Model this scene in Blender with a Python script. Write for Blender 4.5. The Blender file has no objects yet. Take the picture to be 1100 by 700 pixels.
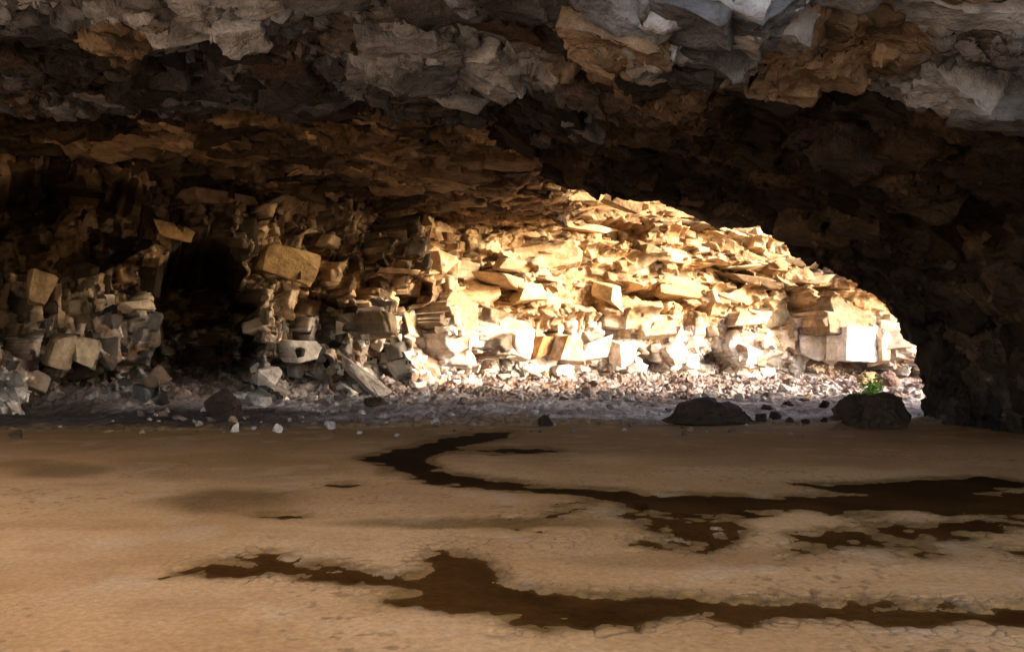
import bpy, bmesh, math, random
import numpy as np

# ------------------------------------------------------------------ basics
F, CX, HY, EYE = 863.0, 550.0, 385.0, 1.7      # photo focal length (px), principal column, horizon row, eye height (m)
scene = bpy.context.scene
COL = scene.collection
random.seed(7)
R = np.random.default_rng(11)

def at(px, py, d):
    return ((px - CX) / F * d, d, EYE + (HY - py) / F * d)

def tag(o, label=None, cat=None, group=None, kind=None):
    if label: o['label'] = label
    if cat: o['category'] = cat
    if group: o['group'] = group
    if kind: o['kind'] = kind
    return o

# ------------------------------------------------------------------ numpy noise
M32 = np.uint32
def hsh(ix, iy, iz, seed):
    h = (ix.astype(np.int64).astype(M32) * M32(0x8da6b343)) ^ (iy.astype(np.int64).astype(M32) * M32(0xd8163841)) \
        ^ (iz.astype(np.int64).astype(M32) * M32(0xcb1ab31f)) ^ M32((seed * 0x9E3779B1) & 0xffffffff)
    h = (h ^ (h >> M32(15))) * M32(0x2c1b3c6d)
    h = (h ^ (h >> M32(12))) * M32(0x297a2d39)
    return h ^ (h >> M32(15))
def u01(h, k=0):
    if k:
        h = (h ^ M32((k * 0x68E31DA4) & 0xffffffff)) * M32(0x7feb352d)
        h = (h ^ (h >> M32(15))) * M32(0x846ca68b)
        h = h ^ (h >> M32(16))
    return h.astype(np.float32) * np.float32(1 / 4294967296.0)

def vnoise(P, seed=0):
    """smooth value noise, -1..1; P (...,3)"""
    f0 = np.floor(P)
    f = (P - f0).astype(np.float32)
    w = f * f * f * (f * (f * 6 - 15) + 10)
    ix, iy, iz = f0[..., 0], f0[..., 1], f0[..., 2]
    out = np.zeros(P.shape[:-1], np.float32)
    for a in (0, 1):
        wa = w[..., 0] if a else 1 - w[..., 0]
        for b in (0, 1):
            wb = w[..., 1] if b else 1 - w[..., 1]
            for c in (0, 1):
                wc = w[..., 2] if c else 1 - w[..., 2]
                out += wa * wb * wc * u01(hsh(ix + a, iy + b, iz + c, seed))
    return out * 2 - 1

def fbm(P, oct=4, seed=0, gain=0.5, ridged=False):
    out = np.zeros(P.shape[:-1], np.float32)
    a, tot = 1.0, 0.0
    for o in range(oct):
        v = vnoise(P * (2.03 ** o) + 17.3 * o, seed + o)
        if ridged: v = 1 - 2 * np.abs(v)
        out += a * v
        tot += a
        a *= gain
    return out / tot

def blocks(P, seed, tilt=0.9, jit=0.75, warp=0.25):
    """fractured-block relief: each Voronoi cell is a tilted facet. -> height, cell random, edge distance, centre"""
    P = P.astype(np.float32)
    if warp:
        P = P + warp * np.stack([vnoise(P * 1.7 + 5, seed + 50), vnoise(P * 1.7 + 25, seed + 51), vnoise(P * 1.7 + 45, seed + 52)], -1)
    b0 = np.floor(P - 0.5)
    n = P.shape[:-1]
    d1 = np.full(n, 9e9, np.float32); d2 = np.full(n, 9e9, np.float32)
    hb = np.zeros(n, M32); cc = np.zeros(P.shape, np.float32)
    for a in (0, 1):
        for b in (0, 1):
            for c in (0, 1):
                ix, iy, iz = b0[..., 0] + a, b0[..., 1] + b, b0[..., 2] + c
                h = hsh(ix, iy, iz, seed)
                ctr = np.stack([ix + .5 + jit * (u01(h, 1) - .5), iy + .5 + jit * (u01(h, 2) - .5), iz + .5 + jit * (u01(h, 3) - .5)], -1).astype(np.float32)
                d = ((P - ctr) ** 2).sum(-1)
                m = d < d1
                d2 = np.where(m, d1, np.minimum(d2, d))
                d1 = np.where(m, d, d1)
                hb = np.where(m, h, hb)
                cc = np.where(m[..., None], ctr, cc)
    t = np.stack([u01(hb, 5) - .5, u01(hb, 6) - .5, u01(hb, 7) - .5], -1) * 2
    z = (u01(hb, 4) - .5) + tilt * ((P - cc) * t).sum(-1)
    return z, u01(hb, 8), np.sqrt(d2) - np.sqrt(d1), cc

def sstep(a, b, x):
    t = np.clip((x - a) / (b - a), 0, 1)
    return t * t * (3 - 2 * t)
def mix(a, b, t):
    t = np.asarray(t)[..., None]
    return np.asarray(a, np.float32) * (1 - t) + np.asarray(b, np.float32) * t
def ell(px, py, cx, cy, rx, ry):
    """0 at the rim, 1 at the centre of an ellipse"""
    return np.clip(1 - np.sqrt(((px - cx) / rx) ** 2 + ((py - cy) / ry) ** 2), 0, 1)

# ------------------------------------------------------------------ meshes
def grid_mesh(name, P, col, mat, mask=None, smooth=False):
    nu, nv = P.shape[:2]
    idx = np.arange(nu * nv).reshape(nu, nv)
    q = np.stack([idx[:-1, :-1], idx[1:, :-1], idx[1:, 1:], idx[:-1, 1:]], -1).reshape(-1, 4)
    V = P.reshape(-1, 3); Cc = None if col is None else np.broadcast_to(col, P.shape).reshape(-1, 3)
    if mask is not None:
        q = q[mask.reshape(-1)]
        used = np.unique(q)
        re = np.full(nu * nv, -1); re[used] = np.arange(len(used))
        q = re[q]; V = V[used]
        if Cc is not None: Cc = Cc[used]
    me = bpy.data.meshes.new(name)
    me.vertices.add(len(V)); me.vertices.foreach_set('co', V.astype(np.float32).ravel())
    me.loops.add(len(q) * 4); me.loops.foreach_set('vertex_index', q.astype(np.int32).ravel())
    me.polygons.add(len(q))
    me.polygons.foreach_set('loop_start', np.arange(0, len(q) * 4, 4, dtype=np.int32))
    me.polygons.foreach_set('loop_total', np.full(len(q), 4, np.int32))
    if smooth: me.polygons.foreach_set('use_smooth', np.ones(len(q), bool))
    me.update(calc_edges=True)
    if Cc is not None: set_col(me, Cc)
    me.materials.append(mat)
    o = bpy.data.objects.new(name, me); COL.objects.link(o)
    return o

def set_col(me, c):
    ca = me.color_attributes.new('Col', 'FLOAT_COLOR', 'POINT')
    ca.data.foreach_set('color', np.concatenate([c, np.ones((len(c), 1))], 1).astype(np.float32).ravel())

def grid_normals(P, ref):
    n = np.cross(np.gradient(P, axis=0), np.gradient(P, axis=1))
    n /= np.linalg.norm(n, axis=-1)[..., None] + 1e-9
    s_ = np.sign((n * ref).sum(-1)); s_[s_ == 0] = 1
    # soften so the second relief does not tear the steps
    n = n * s_[..., None] + .35 * ref
    return n / (np.linalg.norm(n, axis=-1)[..., None] + 1e-9)

# ------------------------------------------------------------------ materials
def rock_mat(name, bump=0.6, scale=3.0, rough=0.9, fleck=0.35, spec=0.2, crack=0.0):
    m = bpy.data.materials.new(name); m.use_nodes = True
    nt = m.node_tree; N, L = nt.nodes, nt.links
    b = N['Principled BSDF']
    b.inputs['Roughness'].default_value = rough
    b.inputs['Specular IOR Level'].default_value = spec
    at_ = N.new('ShaderNodeAttribute'); at_.attribute_name = 'Col'
    tc = N.new('ShaderNodeTexCoord')
    n1 = N.new('ShaderNodeTexNoise'); n1.inputs['Scale'].default_value = scale; n1.inputs['Detail'].default_value = 8; n1.inputs['Roughness'].default_value = .65
    L.new(tc.outputs['Object'], n1.inputs['Vector'])
    mr = N.new('ShaderNodeMapRange'); mr.inputs[1].default_value = .3; mr.inputs[2].default_value = .7
    mr.inputs[3].default_value = 1 - fleck; mr.inputs[4].default_value = 1 + fleck
    L.new(n1.outputs['Fac'], mr.inputs[0])
    vm = N.new('ShaderNodeVectorMath'); vm.operation = 'SCALE'
    L.new(at_.outputs['Color'], vm.inputs[0]); L.new(mr.outputs[0], vm.inputs['Scale'])
    L.new(vm.outputs[0], b.inputs['Base Color'])
    n2 = N.new('ShaderNodeTexNoise'); n2.inputs['Scale'].default_value = scale * 2.2; n2.inputs['Detail'].default_value = 6; n2.inputs['Roughness'].default_value = .6
    L.new(tc.outputs['Object'], n2.inputs['Vector'])
    bp = N.new('ShaderNodeBump'); bp.inputs['Strength'].default_value = bump; bp.inputs['Distance'].default_value = .12 / scale * 3
    L.new(n2.outputs['Fac'], bp.inputs['Height'])
    L.new(bp.outputs[0], b.inputs['Normal'])
    return m

M_wall = rock_mat('fractured_rock', bump=.35, scale=2.6, fleck=.4)
M_ceil = rock_mat('ceiling_rock', bump=.8, scale=2.0, fleck=.5)
M_gravel = rock_mat('gravel_dust', bump=.6, scale=7, fleck=.45)
M_mud = rock_mat('dry_mud', bump=.6, scale=20, fleck=.24)
M_wet = rock_mat('wet_mud', bump=.5, scale=14, fleck=.3, rough=.85, spec=.02)
M_stone = rock_mat('stone', bump=.6, scale=4, fleck=.35)

# ------------------------------------------------------------------ broken blocks
def block_points(rg, cut=.75, skew=1.0):
    """corners of a unit block whose corners and edges have been broken off, then skewed"""
    pts = []
    for a in (-1, 1):
        for b in (-1, 1):
            for c in (-1, 1):
                k = rg.random()
                t = rg.uniform(.04, cut, 3) * (2.2 if k < .22 else .6)
                t = np.clip(t, .02, 1.3)
                pts += [(a * (1 - t[0]), b, c), (a, b * (1 - t[1]), c), (a, b, c * (1 - t[2]))]
    p = np.array(pts, float)
    p += rg.normal(size=p.shape) * .02
    sk = np.eye(3) + skew * rg.uniform(-.38, .38, (3, 3)) * (1 - np.eye(3))
    tp = skew * rg.uniform(-.35, .35, 3)
    p = p * np.stack([1 + tp[0] * p[:, 2], 1 + tp[1] * p[:, 0], 1 + tp[2] * p[:, 0]], 1)
    return p @ sk.T / 2

def hull_bm(pts, sub):
    bm = bmesh.new()
    for p in pts: bm.verts.new(p)
    r = bmesh.ops.convex_hull(bm, input=bm.verts[:])
    bmesh.ops.delete(bm, geom=[v for v in bm.verts if not v.link_faces], context='VERTS')
    for _ in range(sub):
        bmesh.ops.subdivide_edges(bm, edges=[e for e in bm.edges if e.calc_length() > .12], cuts=1, use_grid_fill=True)
        bmesh.ops.triangulate(bm, faces=bm.faces[:])
    bmesh.ops.triangulate(bm, faces=bm.faces[:])
    return bm
def proto_set(n, sub, seed, skew=1.0):
    out = []
    for i in range(n):
        rg = np.random.default_rng(seed + i)
        if i % 6 < 1:
            p_ = rg.normal(size=(13, 3)); p_ = p_ / np.linalg.norm(p_, axis=1)[:, None] * rg.uniform(.45, .62, (13, 1))
        else: p_ = block_points(rg, skew=skew)
        bm = hull_bm(p_, sub)
        bm.verts.index_update()
        out.append((np.array([v.co[:] for v in bm.verts]), np.array([[v.index for v in f.verts] for f in bm.faces])))
        bm.free()
    return out
PR1 = proto_set(60, 2, 900, .75); PR2 = proto_set(30, 3, 950, .30)

def scatter(name, C, N, S, col, mat, protos, rough=.05, spin=.5, tilt=.25, up=None, rg=None, cvar=.25, joint=.0):
    """many broken blocks grown into one rock face. C centres, N outward normals, S sizes (along, out, high), col colours"""
    rg = rg or np.random.default_rng(5)
    V, Q, K = [], [], []
    base = 0
    zax = np.array([0, 0, 1.0])
    C = np.asarray(C, float)
    sw = .35 * fbm(C[None] / 5.0, 2, 71)[0]; dp = .12 * fbm(C[None] / 6.0 + 4, 2, 72)[0]      # joints and dip shared by neighbours
    for i in range(len(C)):
        v, f = protos[rg.integers(len(protos))]
        n = N[i] / np.linalg.norm(N[i])
        a = joint + sw[i] + rg.normal() * spin
        if up is None:                         # wall: local y looks out of the rock
            tx_ = np.cross(zax, n); tx_ /= np.linalg.norm(tx_) + 1e-9
            B = np.stack([tx_, -n, np.cross(tx_, -n)], 1)
            Rz = np.array([[math.cos(a), -math.sin(a), 0], [math.sin(a), math.cos(a), 0], [0, 0, 1]])
        else:                                  # ceiling: local z looks out of the rock
            t0 = np.cross(n, np.array([0, 1.0, 0])); t0 /= np.linalg.norm(t0) + 1e-9
            B = np.stack([t0, np.cross(n, t0), n], 1)
            Rz = np.array([[math.cos(a), -math.sin(a), 0], [math.sin(a), math.cos(a), 0], [0, 0, 1]])
        b, c = rg.normal(size=2) * tilt + np.array([0, dp[i]])
        Rx = np.array([[1, 0, 0], [0, math.cos(b), -math.sin(b)], [0, math.sin(b), math.cos(b)]])
        Ry = np.array([[math.cos(c), 0, math.sin(c)], [0, 1, 0], [-math.sin(c), 0, math.cos(c)]])
        flip = rg.choice([-1, 1], 3)
        w_ = (v * flip * S[i]) @ (B @ Rz @ Rx @ Ry).T + C[i]
        V.append(w_); Q.append((f if flip.prod() > 0 else f[:, ::-1]) + base); base += len(v)
        K.append(np.tile(col[i] * (1 + cvar * rg.uniform(-1, 1)), (len(v), 1)))
    V = np.concatenate(V); Q = np.concatenate(Q); K = np.concatenate(K)
    q = V[None]
    K = K * (1 + .30 * fbm(q * 1.9 + 3, 4, 79, gain=.65)[0])[:, None]
    V = V + rough * np.stack([fbm(q * 2.3 + o_, 4, 70 + o_, gain=.6)[0] for o_ in (0, 9, 21)], -1)
    V = V + rough * .45 * np.stack([fbm(V[None] * 7.0 + o_, 3, 75 + o_, gain=.6)[0] for o_ in (0, 9, 21)], -1)
    me = bpy.data.meshes.new(name)
    me.vertices.add(len(V)); me.vertices.foreach_set('co', V.astype(np.float32).ravel())
    me.loops.add(len(Q) * 3); me.loops.foreach_set('vertex_index', Q.astype(np.int32).ravel())
    me.polygons.add(len(Q)); me.polygons.foreach_set('loop_start', np.arange(0, len(Q) * 3, 3, dtype=np.int32))
    me.polygons.foreach_set('loop_total', np.full(len(Q), 3, np.int32))
    me.update(calc_edges=True); set_col(me, np.clip(K, 0, .9)); me.materials.append(mat)
    o = bpy.data.objects.new(name, me); COL.objects.link(o)
    return tag(o, kind='structure')

# ------------------------------------------------------------------ back wall
# plan of the wall as picture column -> distance; beyond the frame it runs on as real points
pl = [(-9, 2), (-21, 4), (-21.5, 12), (-20, 20)]
pl = [(-30, -8), (-24, 6), (-21, 16)]
for px, d in ((-40, 25), (60, 27), (150, 28.5), (250, 31), (350, 34.5), (450, 38.5), (550, 42), (650, 44.5), (750, 46), (850, 47.5), (930, 48.5), (990, 49.5)):
    pl.append(((px - CX) / F * d, d))
pl += [(32, 51), (38, 51), (44, 49)]
pl = np.array(pl, float)
seg = np.r_[0, np.cumsum(np.hypot(*np.diff(pl, axis=0).T))]
s_fine = np.linspace(0, seg[-1], 3000)
cx_ = np.interp(s_fine, seg, pl[:, 0]); cy_ = np.interp(s_fine, seg, pl[:, 1])
k = np.hanning(161); k /= k.sum()
cx_ = np.convolve(np.pad(cx_, 80, 'edge'), k, 'valid'); cy_ = np.convolve(np.pad(cy_, 80, 'edge'), k, 'valid')
s_in0, s_in1 = seg[2] + 3, seg[-4] + 2
S = np.r_[np.linspace(0, s_in0, 60, endpoint=False), np.linspace(s_in0, s_in1, 1500, endpoint=False), np.linspace(s_in1, seg[-1], 50)]
T = np.r_[np.linspace(-1.2, 10.8, 300, endpoint=False), np.linspace(10.8, 16, 40)]
bx = np.interp(S, s_fine, cx_)[:, None]; by = np.interp(S, s_fine, cy_)[:, None]
tx = np.gradient(np.interp(S, s_fine, cx_), S)[:, None]; ty = np.gradient(np.interp(S, s_fine, cy_), S)[:, None]
ln = np.hypot(tx, ty); nx, ny = ty / ln, -tx / ln           # towards the chamber
Z = np.broadcast_to(T[None, :], (len(S), len(T)))
def gz(x, y):      # height of the far floor
    return 0.06 + 0.36 * np.clip((y - 24) / 18, 0, 1)
zr = Z - 0.3
lean = 1.6 * np.exp(-np.clip(zr, 0, 9) / .8) + .10 * np.clip(zr - 5, 0, 9) ** 1.35 * sstep(42, 30, by) \
     - .10 * np.clip(zr - 2.5, 0, 12) * sstep(34, 42, by)
P = np.stack([bx + nx * lean, by + ny * lean, Z + 0 * bx], -1)
nrm = np.stack([nx + 0 * Z, ny + 0 * Z, 0 * Z], -1)
ppx = CX + F * P[..., 0] / np.maximum(P[..., 1], 3); ppy = HY - F * (P[..., 2] - EYE) / np.maximum(P[..., 1], 3)
g1, c1, e1, _ = blocks(P / np.array([2.6, 2.6, 1.7]), 3, warp=.2)
massive = sstep(-.12, .12, fbm(P / 3.2, 2, 41) + .12 * sstep(500, 700, ppx))      # massive beds against shattered ones
g2a, c2a, e2a, _ = blocks(P / np.array([2.3, 2.3, .95]), 14, tilt=.8, jit=.9)
g2b, c2b, e2b, _ = blocks(P / np.stack([.8 + 0 * Z, .8 + 0 * Z, .7 + .9 * sstep(480, 300, ppx)], -1), 4, jit=.9)
g2 = .95 * g2a * massive + .8 * g2b * (1 - massive); c2 = np.where(massive > .5, c2a, c2b); e2 = np.where(massive > .5, e2a, e2b)
g3, c3, e3, _ = blocks(P / np.array([.45, .45, .36]), 5)
g4, c4, e4, _ = blocks(P / np.array([.2, .2, .17]), 6)
big = fbm(P / 7, 3, 20)
layer = fbm(P * np.array([.12, .12, 1.3]), 3, 30)
warpn = fbm(P / 1.5, 3, 33)
left = sstep(480, 300, ppx)
talus = sstep(1.6, .5, zr)
disp = .9 * big + (.70 + .5 * left) * g1 + .12 * g2 + .35 * layer * sstep(1.2, 3, zr)
wx = ppx + 14 * warpn; wy = ppy + 10 * fbm(P / 1.3 + 9, 3, 36)
# joints: broken blocks stamped into the face, standing proud or fallen out, each with its own flat tilted front
rs = np.random.default_rng(321)
tint = np.ones_like(disp); bid = np.full(disp.shape, .5, np.float32)
lf1 = left[:, 120]
def stamp(n, z0, z1, wr, hr, out, tilt, lf_lo, lf_hi, sub=.3, slope=2.6, dark=.25):
    i0, i1 = np.searchsorted(S, s_in0), np.searchsorted(S, s_in1)
    k_ = 0
    while k_ < n:
        i = rs.integers(i0, i1)
        if not (lf_lo <= lf1[i] <= lf_hi): k_ += .2; continue
        k_ += 1
        j = int(np.clip(np.searchsorted(T, rs.uniform(z0, z1)), 2, len(T) - 3))
        m = rs.lognormal(0, .3)
        a, b = rs.uniform(*wr) * m / 2, rs.uniform(*hr) * m / 2
        th = .25 * (big[i, j] * 1.2) + rs.normal() * .12
        r = (a + b) * 1.1
        ia, ib = np.searchsorted(S, S[i] - r), np.searchsorted(S, S[i] + r) + 1
        ja, jb = np.searchsorted(T, T[j] - r), np.searchsorted(T, T[j] + r) + 1
        du_, dv_ = (S[ia:ib] - S[i])[:, None], (T[ja:jb] - T[j])[None, :]
        u = du_ * math.cos(th) + dv_ * math.sin(th); v = -du_ * math.sin(th) + dv_ * math.cos(th)
        k1, k2 = rs.uniform(-.35, .35, 2)
        u2, v2 = u + k1 * v, v + k2 * u
        side = np.minimum(a - np.abs(u2), b - np.abs(v2))
        for _ in range(2):                                     # broken corners
            ph = rs.uniform(0, 6.28); side = np.minimum(side, rs.uniform(.55, 1.0) * math.hypot(a, b) * .9 - (u * math.cos(ph) + v * math.sin(ph)))
        h = (.48 if lf_lo < .1 else .68) * rs.uniform(*out) * min(2 * a, 2 * b)
        t1, t2 = rs.normal(size=2) * tilt
        cur = disp[ia:ib, ja:jb]; c0 = disp[i, j]
        top = c0 + h + t1 * u + t2 * v
        if rs.random() < sub:
            new = np.minimum(cur, np.maximum(c0 - .9 * h + t1 * u + t2 * v, c0 + .25 - slope * side * 1.6)); win = (new < cur - 1e-4) & (side > 0)
        else:
            new = np.maximum(cur, np.minimum(top, c0 - .35 * h + slope * side)); win = (new > cur + 1e-4) & (side > 0)
        disp[ia:ib, ja:jb] = np.where(win, new, cur)
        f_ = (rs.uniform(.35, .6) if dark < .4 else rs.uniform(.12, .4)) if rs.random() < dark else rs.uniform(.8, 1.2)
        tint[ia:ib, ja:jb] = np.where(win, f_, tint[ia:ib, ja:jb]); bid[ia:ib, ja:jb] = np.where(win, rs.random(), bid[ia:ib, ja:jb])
disp = disp.astype(np.float64)
stamp(260, 3.0, 8.0, (2.0, 4.5), (.8, 2.0), (.1, .45), .30, 0, .6)
stamp(330, .6, 3.0, (.9, 2.2), (.8, 1.6), (.15, .5), .25, 0, .6)
stamp(420, 5.5, 12, (1.5, 4.5), (.2, .6), (.4, 1.2), .18, 0, .6)
stamp(1500, .8, 9, (.5, 1.4), (.25, .8), (.1, .5), .30, 0, .6)
stamp(1200, 2.3, 3.9, (.15, .5), (.4, 1.0), (.15, .6), .25, 0, .6)
stamp(2300, .2, 10, (.16, .55), (.12, .4), (.1, .45), .30, 0, .7)
stamp(60, 2.6, 7.5, (1.6, 3.4), (.8, 1.7), (.15, .4), .30, 0, .6, sub=.2)
stamp(60, .8, 2.6, (1.1, 1.9), (.9, 1.4), (.3, .6), .22, 0, .6, sub=.0)
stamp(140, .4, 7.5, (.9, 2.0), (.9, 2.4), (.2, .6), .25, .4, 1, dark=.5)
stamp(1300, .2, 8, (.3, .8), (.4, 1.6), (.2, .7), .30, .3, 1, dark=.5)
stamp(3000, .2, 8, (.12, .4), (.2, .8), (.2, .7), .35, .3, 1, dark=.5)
POCK = [(60, 243, 105, 58, 6), (207, 350, 56, 98, 18), (30, 420, 26, 46, 2), (80, 415, 22, 26, 1.8), (150, 300, 30, 22, 1.5), (330, 345, 36, 30, 2.6),
        (318, 408, 30, 30, 2.2), (400, 318, 42, 24, 2.2), (395, 405, 34, 34, 1.9), (260, 170, 90, 50, 2.5), (130, 415, 30, 30, 1.8), (345, 260, 20, 25, 1.5),
        (500, 290, 40, 18, .9), (750, 300, 48, 16, 1.0), (620, 255, 50, 14, .8), (840, 395, 30, 16, .8)]
hollow = np.zeros_like(disp)
for x0, y0, rx, ry, dep in POCK:
    e = ell(wx, wy, x0, y0, rx, ry)
    hollow = np.maximum(hollow, dep * sstep(0, .16, e))
# long bedding ledges in the sunlit face
for y0, x0, x1, sl, amp in ((262, 560, 840, .10, 1.0), (305, 640, 960, .02, .9), (340, 520, 900, -.05, .7), (232, 600, 830, .12, .9)):
    yy = wy - (y0 + sl * (ppx - x0))
    prof = np.where(yy < 0, np.exp(np.minimum(yy, 0) / 12.0), np.exp(-np.maximum(yy, 0) / 3.0))
    disp = disp + amp * prof * sstep(x0 - 30, x0 + 40, ppx) * sstep(x1 + 40, x1 - 30, ppx)
P = P + nrm * disp[..., None]
rad = np.stack([P[..., 0] - 1.5, P[..., 1], 0 * Z], -1); rad /= np.linalg.norm(rad, axis=-1)[..., None]
P = P + rad * hollow[..., None]
n2 = grid_normals(P, nrm)
P = P + n2 * (.06 * fbm(P / .6, 5, 38, gain=.6) + .07 * fbm(P * np.array([.45, .45, 4.5]), 4, 42, gain=.6))[..., None]
# colours of the stone itself: pale dust low down, ochre above, brown varnish on some blocks
dust = sstep(4.4, 1.6, Z + 1.3 * warpn + 1.1 * (c2 - .5))
ochre = mix((.34, .205, .092), (.53, .39, .235), .5 * c1 + .5 * sstep(.2, .7, c2))
ochre = mix(ochre, (.20, .10, .042), sstep(.62, .85, bid) * .8)
ochre = mix(ochre, (.46, .31, .16), sstep(.6, .95, c3) * .6)
pale = mix((.36, .275, .215), (.62, .56, .50), sstep(.1, .6, bid + .25 * warpn))
pale = mix(pale, (.27, .13, .06), sstep(.8, .9, c3) * .7)
wc = mix(ochre, pale, dust)
up = sstep(7.4, 10.0, Z + 1.0 * warpn - 1.2 * sstep(560, 760, ppx))
wc = mix(wc, (.27, .16, .075), up * .75)
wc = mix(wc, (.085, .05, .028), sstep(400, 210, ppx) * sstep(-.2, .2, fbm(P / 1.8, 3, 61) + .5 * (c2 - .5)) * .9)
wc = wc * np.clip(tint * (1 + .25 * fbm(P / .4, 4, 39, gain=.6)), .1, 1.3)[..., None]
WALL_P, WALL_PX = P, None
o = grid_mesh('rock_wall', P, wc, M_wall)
tag(o, kind='structure')
rw = np.random.default_rng(77)
du = np.linalg.norm(np.gradient(P, axis=0), axis=-1) * np.linalg.norm(np.gradient(P, axis=1), axis=-1)
ok = (P[..., 1] > 20) & (Z > .1) & (Z < 11.5) & (hollow < 3.5)
wgt = np.where(ok, np.minimum(du, .02), 0).ravel(); wgt /= wgt.sum()
def wall_pick(n, cond=None):
    w_ = wgt if cond is None else (wgt * cond.ravel()) / (wgt * cond.ravel()).sum()
    return rw.choice(wgt.size, n, p=w_)
flat = lambda A: A.reshape(-1, A.shape[-1])
FP, FN, FC = flat(P), flat(nrm), flat(wc)
zz = (Z + .5 * warpn + 0 * ppx).ravel(); lf = left.ravel()
NAMED = [(911, 368, 34, 26), (300, 284, 36, 20), (402, 412, 30, 30), (606, 374, 20, 18), (636, 374, 24, 18), (668, 376, 22, 22), (730, 312, 38, 15)]
BX = CX + F * P[..., 0] / np.maximum(P[..., 1], 3); BY = HY - F * (P[..., 2] - EYE) / np.maximum(P[..., 1], 3)
free = np.ones_like(BX)
for nx_, ny_, rx_, ry_ in NAMED: free *= ell(BX, BY, nx_, ny_, rx_, ry_) <= 0
wgt = wgt * free.ravel(); wgt /= wgt.sum()
bands = [  # height band, count, along, high, out, spin, tilt
    (1.0, 2.8, 30, (.7, 1.8), (.6, 1.3), (.9, 1.5), .28, .10),
    (2.4, 3.9, 60, (.15, .55), (.35, 1.0), (.4, .7), .35, .14),
    (1.2, 7.5, 220, (.2, .9), (.12, .5), (.4, .8), .4, .16),
    (5.5, 11.5, 120, (.8, 3.4), (.14, .5), (.6, 1.3), .25, .10),
    (.2, 1.4, 1300, (.15, .5), (.12, .4), (.2, .5), .9, .4)]
for z0_, z1_, n_, wr, hr, dr, sp, tl in bands:
    cnd = ((zz > z0_) & (zz < z1_) & (rw.random(lf.size) < 1 - .75 * lf)).reshape(Z.shape)
    ix = wall_pick(n_, cnd)
    Sz = np.stack([rw.uniform(*wr, n_), rw.uniform(*dr, n_), rw.uniform(*hr, n_)], 1) * rw.lognormal(0, .25, (n_, 1))
    scatter('rock_wall_blocks', FP[ix] - FN[ix] * (Sz[:, 1:2] * rw.uniform(.36, .58, (n_, 1))), FN[ix], Sz, FC[ix], M_wall, PR1, rough=.045, spin=sp, tilt=tl, rg=rw, joint=.38)
# the left part is shattered into upright splinters with a few big faces
cl = left > .3
for n_, wr, hr, dr, tl in ((70, (.2, .5), (.4, 1.0), (.4, .8), .06), (160, (.12, .35), (.15, .5), (.25, .5), .12)):
    ix = wall_pick(n_, cl)
    Sz = np.stack([rw.uniform(*wr, n_), rw.uniform(*dr, n_), rw.uniform(*hr, n_)], 1) * rw.lognormal(0, .25, (n_, 1))
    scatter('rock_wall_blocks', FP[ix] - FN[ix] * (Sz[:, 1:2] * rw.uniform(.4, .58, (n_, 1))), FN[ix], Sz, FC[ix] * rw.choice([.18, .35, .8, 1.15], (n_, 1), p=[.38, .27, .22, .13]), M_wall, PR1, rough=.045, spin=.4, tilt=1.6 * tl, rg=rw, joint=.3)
WPX = CX + F * P[..., 0] / np.maximum(P[..., 1], 3); WPY = HY - F * (P[..., 2] - EYE) / np.maximum(P[..., 1], 3)
def wall_depth(px, py):
    d = (WPX - px) ** 2 + (WPY - py) ** 2 + 1e6 * (WALL_P[..., 1] < 15)
    k_ = np.argsort(d.ravel())[:30]
    return float(WALL_P[..., 1].ravel()[k_].min())

# ------------------------------------------------------------------ ceiling with its arch and right-hand wall
sec = np.array([(-27, 7.0), (-22, 8.0), (-16, 8.2), (-8, 8.1), (-3, 8.2), (-.3, 8.1), (1.2, 7.35), (3.3, 6.5), (5.5, 5.75), (7.9, 4.75), (9.6, 3.85), (10.7, 3.0), (11.2, 1.9), (11.5, .5), (11.6, -.8)], float)
def section(n0, n1):
    sg = np.r_[0, np.cumsum(np.hypot(*np.diff(sec, axis=0).T))]
    sf = np.linspace(0, sg[-1], 2000)
    X = np.interp(sf, sg, sec[:, 0]); Zs = np.interp(sf, sg, sec[:, 1])
    kk = np.hanning(81); kk /= kk.sum()
    X2 = np.convolve(np.pad(X, 40, 'edge'), kk, 'valid'); Z2 = np.convolve(np.pad(Zs, 40, 'edge'), kk, 'valid')
    s0 = sg[2]
    ss = np.r_[np.linspace(0, s0, 40, endpoint=False), np.linspace(s0, sg[-1], n1)]
    return ss, np.interp(ss, sf, X2), np.interp(ss, sf, Z2)
ss, sx, sz = section(40, 800)
dxs, dzs = np.gradient(sx, ss), np.gradient(sz, ss)
ll = np.hypot(dxs, dzs); inx, inz = dzs / ll, -dxs / ll        # into the chamber (down / left)
Y_FRONT, Y_LIP = 3.5, 22.6
yv = np.r_[np.linspace(Y_FRONT, 7, 50, endpoint=False), np.linspace(7, Y_LIP, 330)]
wrap = np.r_[0.04, .1, .18, .28, .4, .55, .75, 1.0, 1.4, 2, 3, 4.5, 6.5, 9, 12]
yw = Y_LIP + .28 * np.sqrt(wrap) + .10 * wrap
Yc = np.r_[yv, yw]; off = np.r_[0 * yv, wrap]
X = sx[:, None] + 0 * Yc[None, :]; Zc = sz[:, None] + 0 * Yc[None, :]; Y = Yc[None, :] + 0 * X
rise = -.135 * np.clip(22 - Y, 0, 12.5) * sstep(5.5, 1.0, X) + 1.6 * sstep(9.3, 4, Y)
Zc = Zc + rise
widen = 1.0 * sstep(13, 4, Y) * sstep(6, 10, X)
X = X + widen
Ni = np.stack([inx[:, None] + 0 * Y, 0 * Y, inz[:, None] + 0 * Y], -1)
P = np.stack([X, Y, Zc], -1) - Ni * off[None, :, None]
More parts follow.
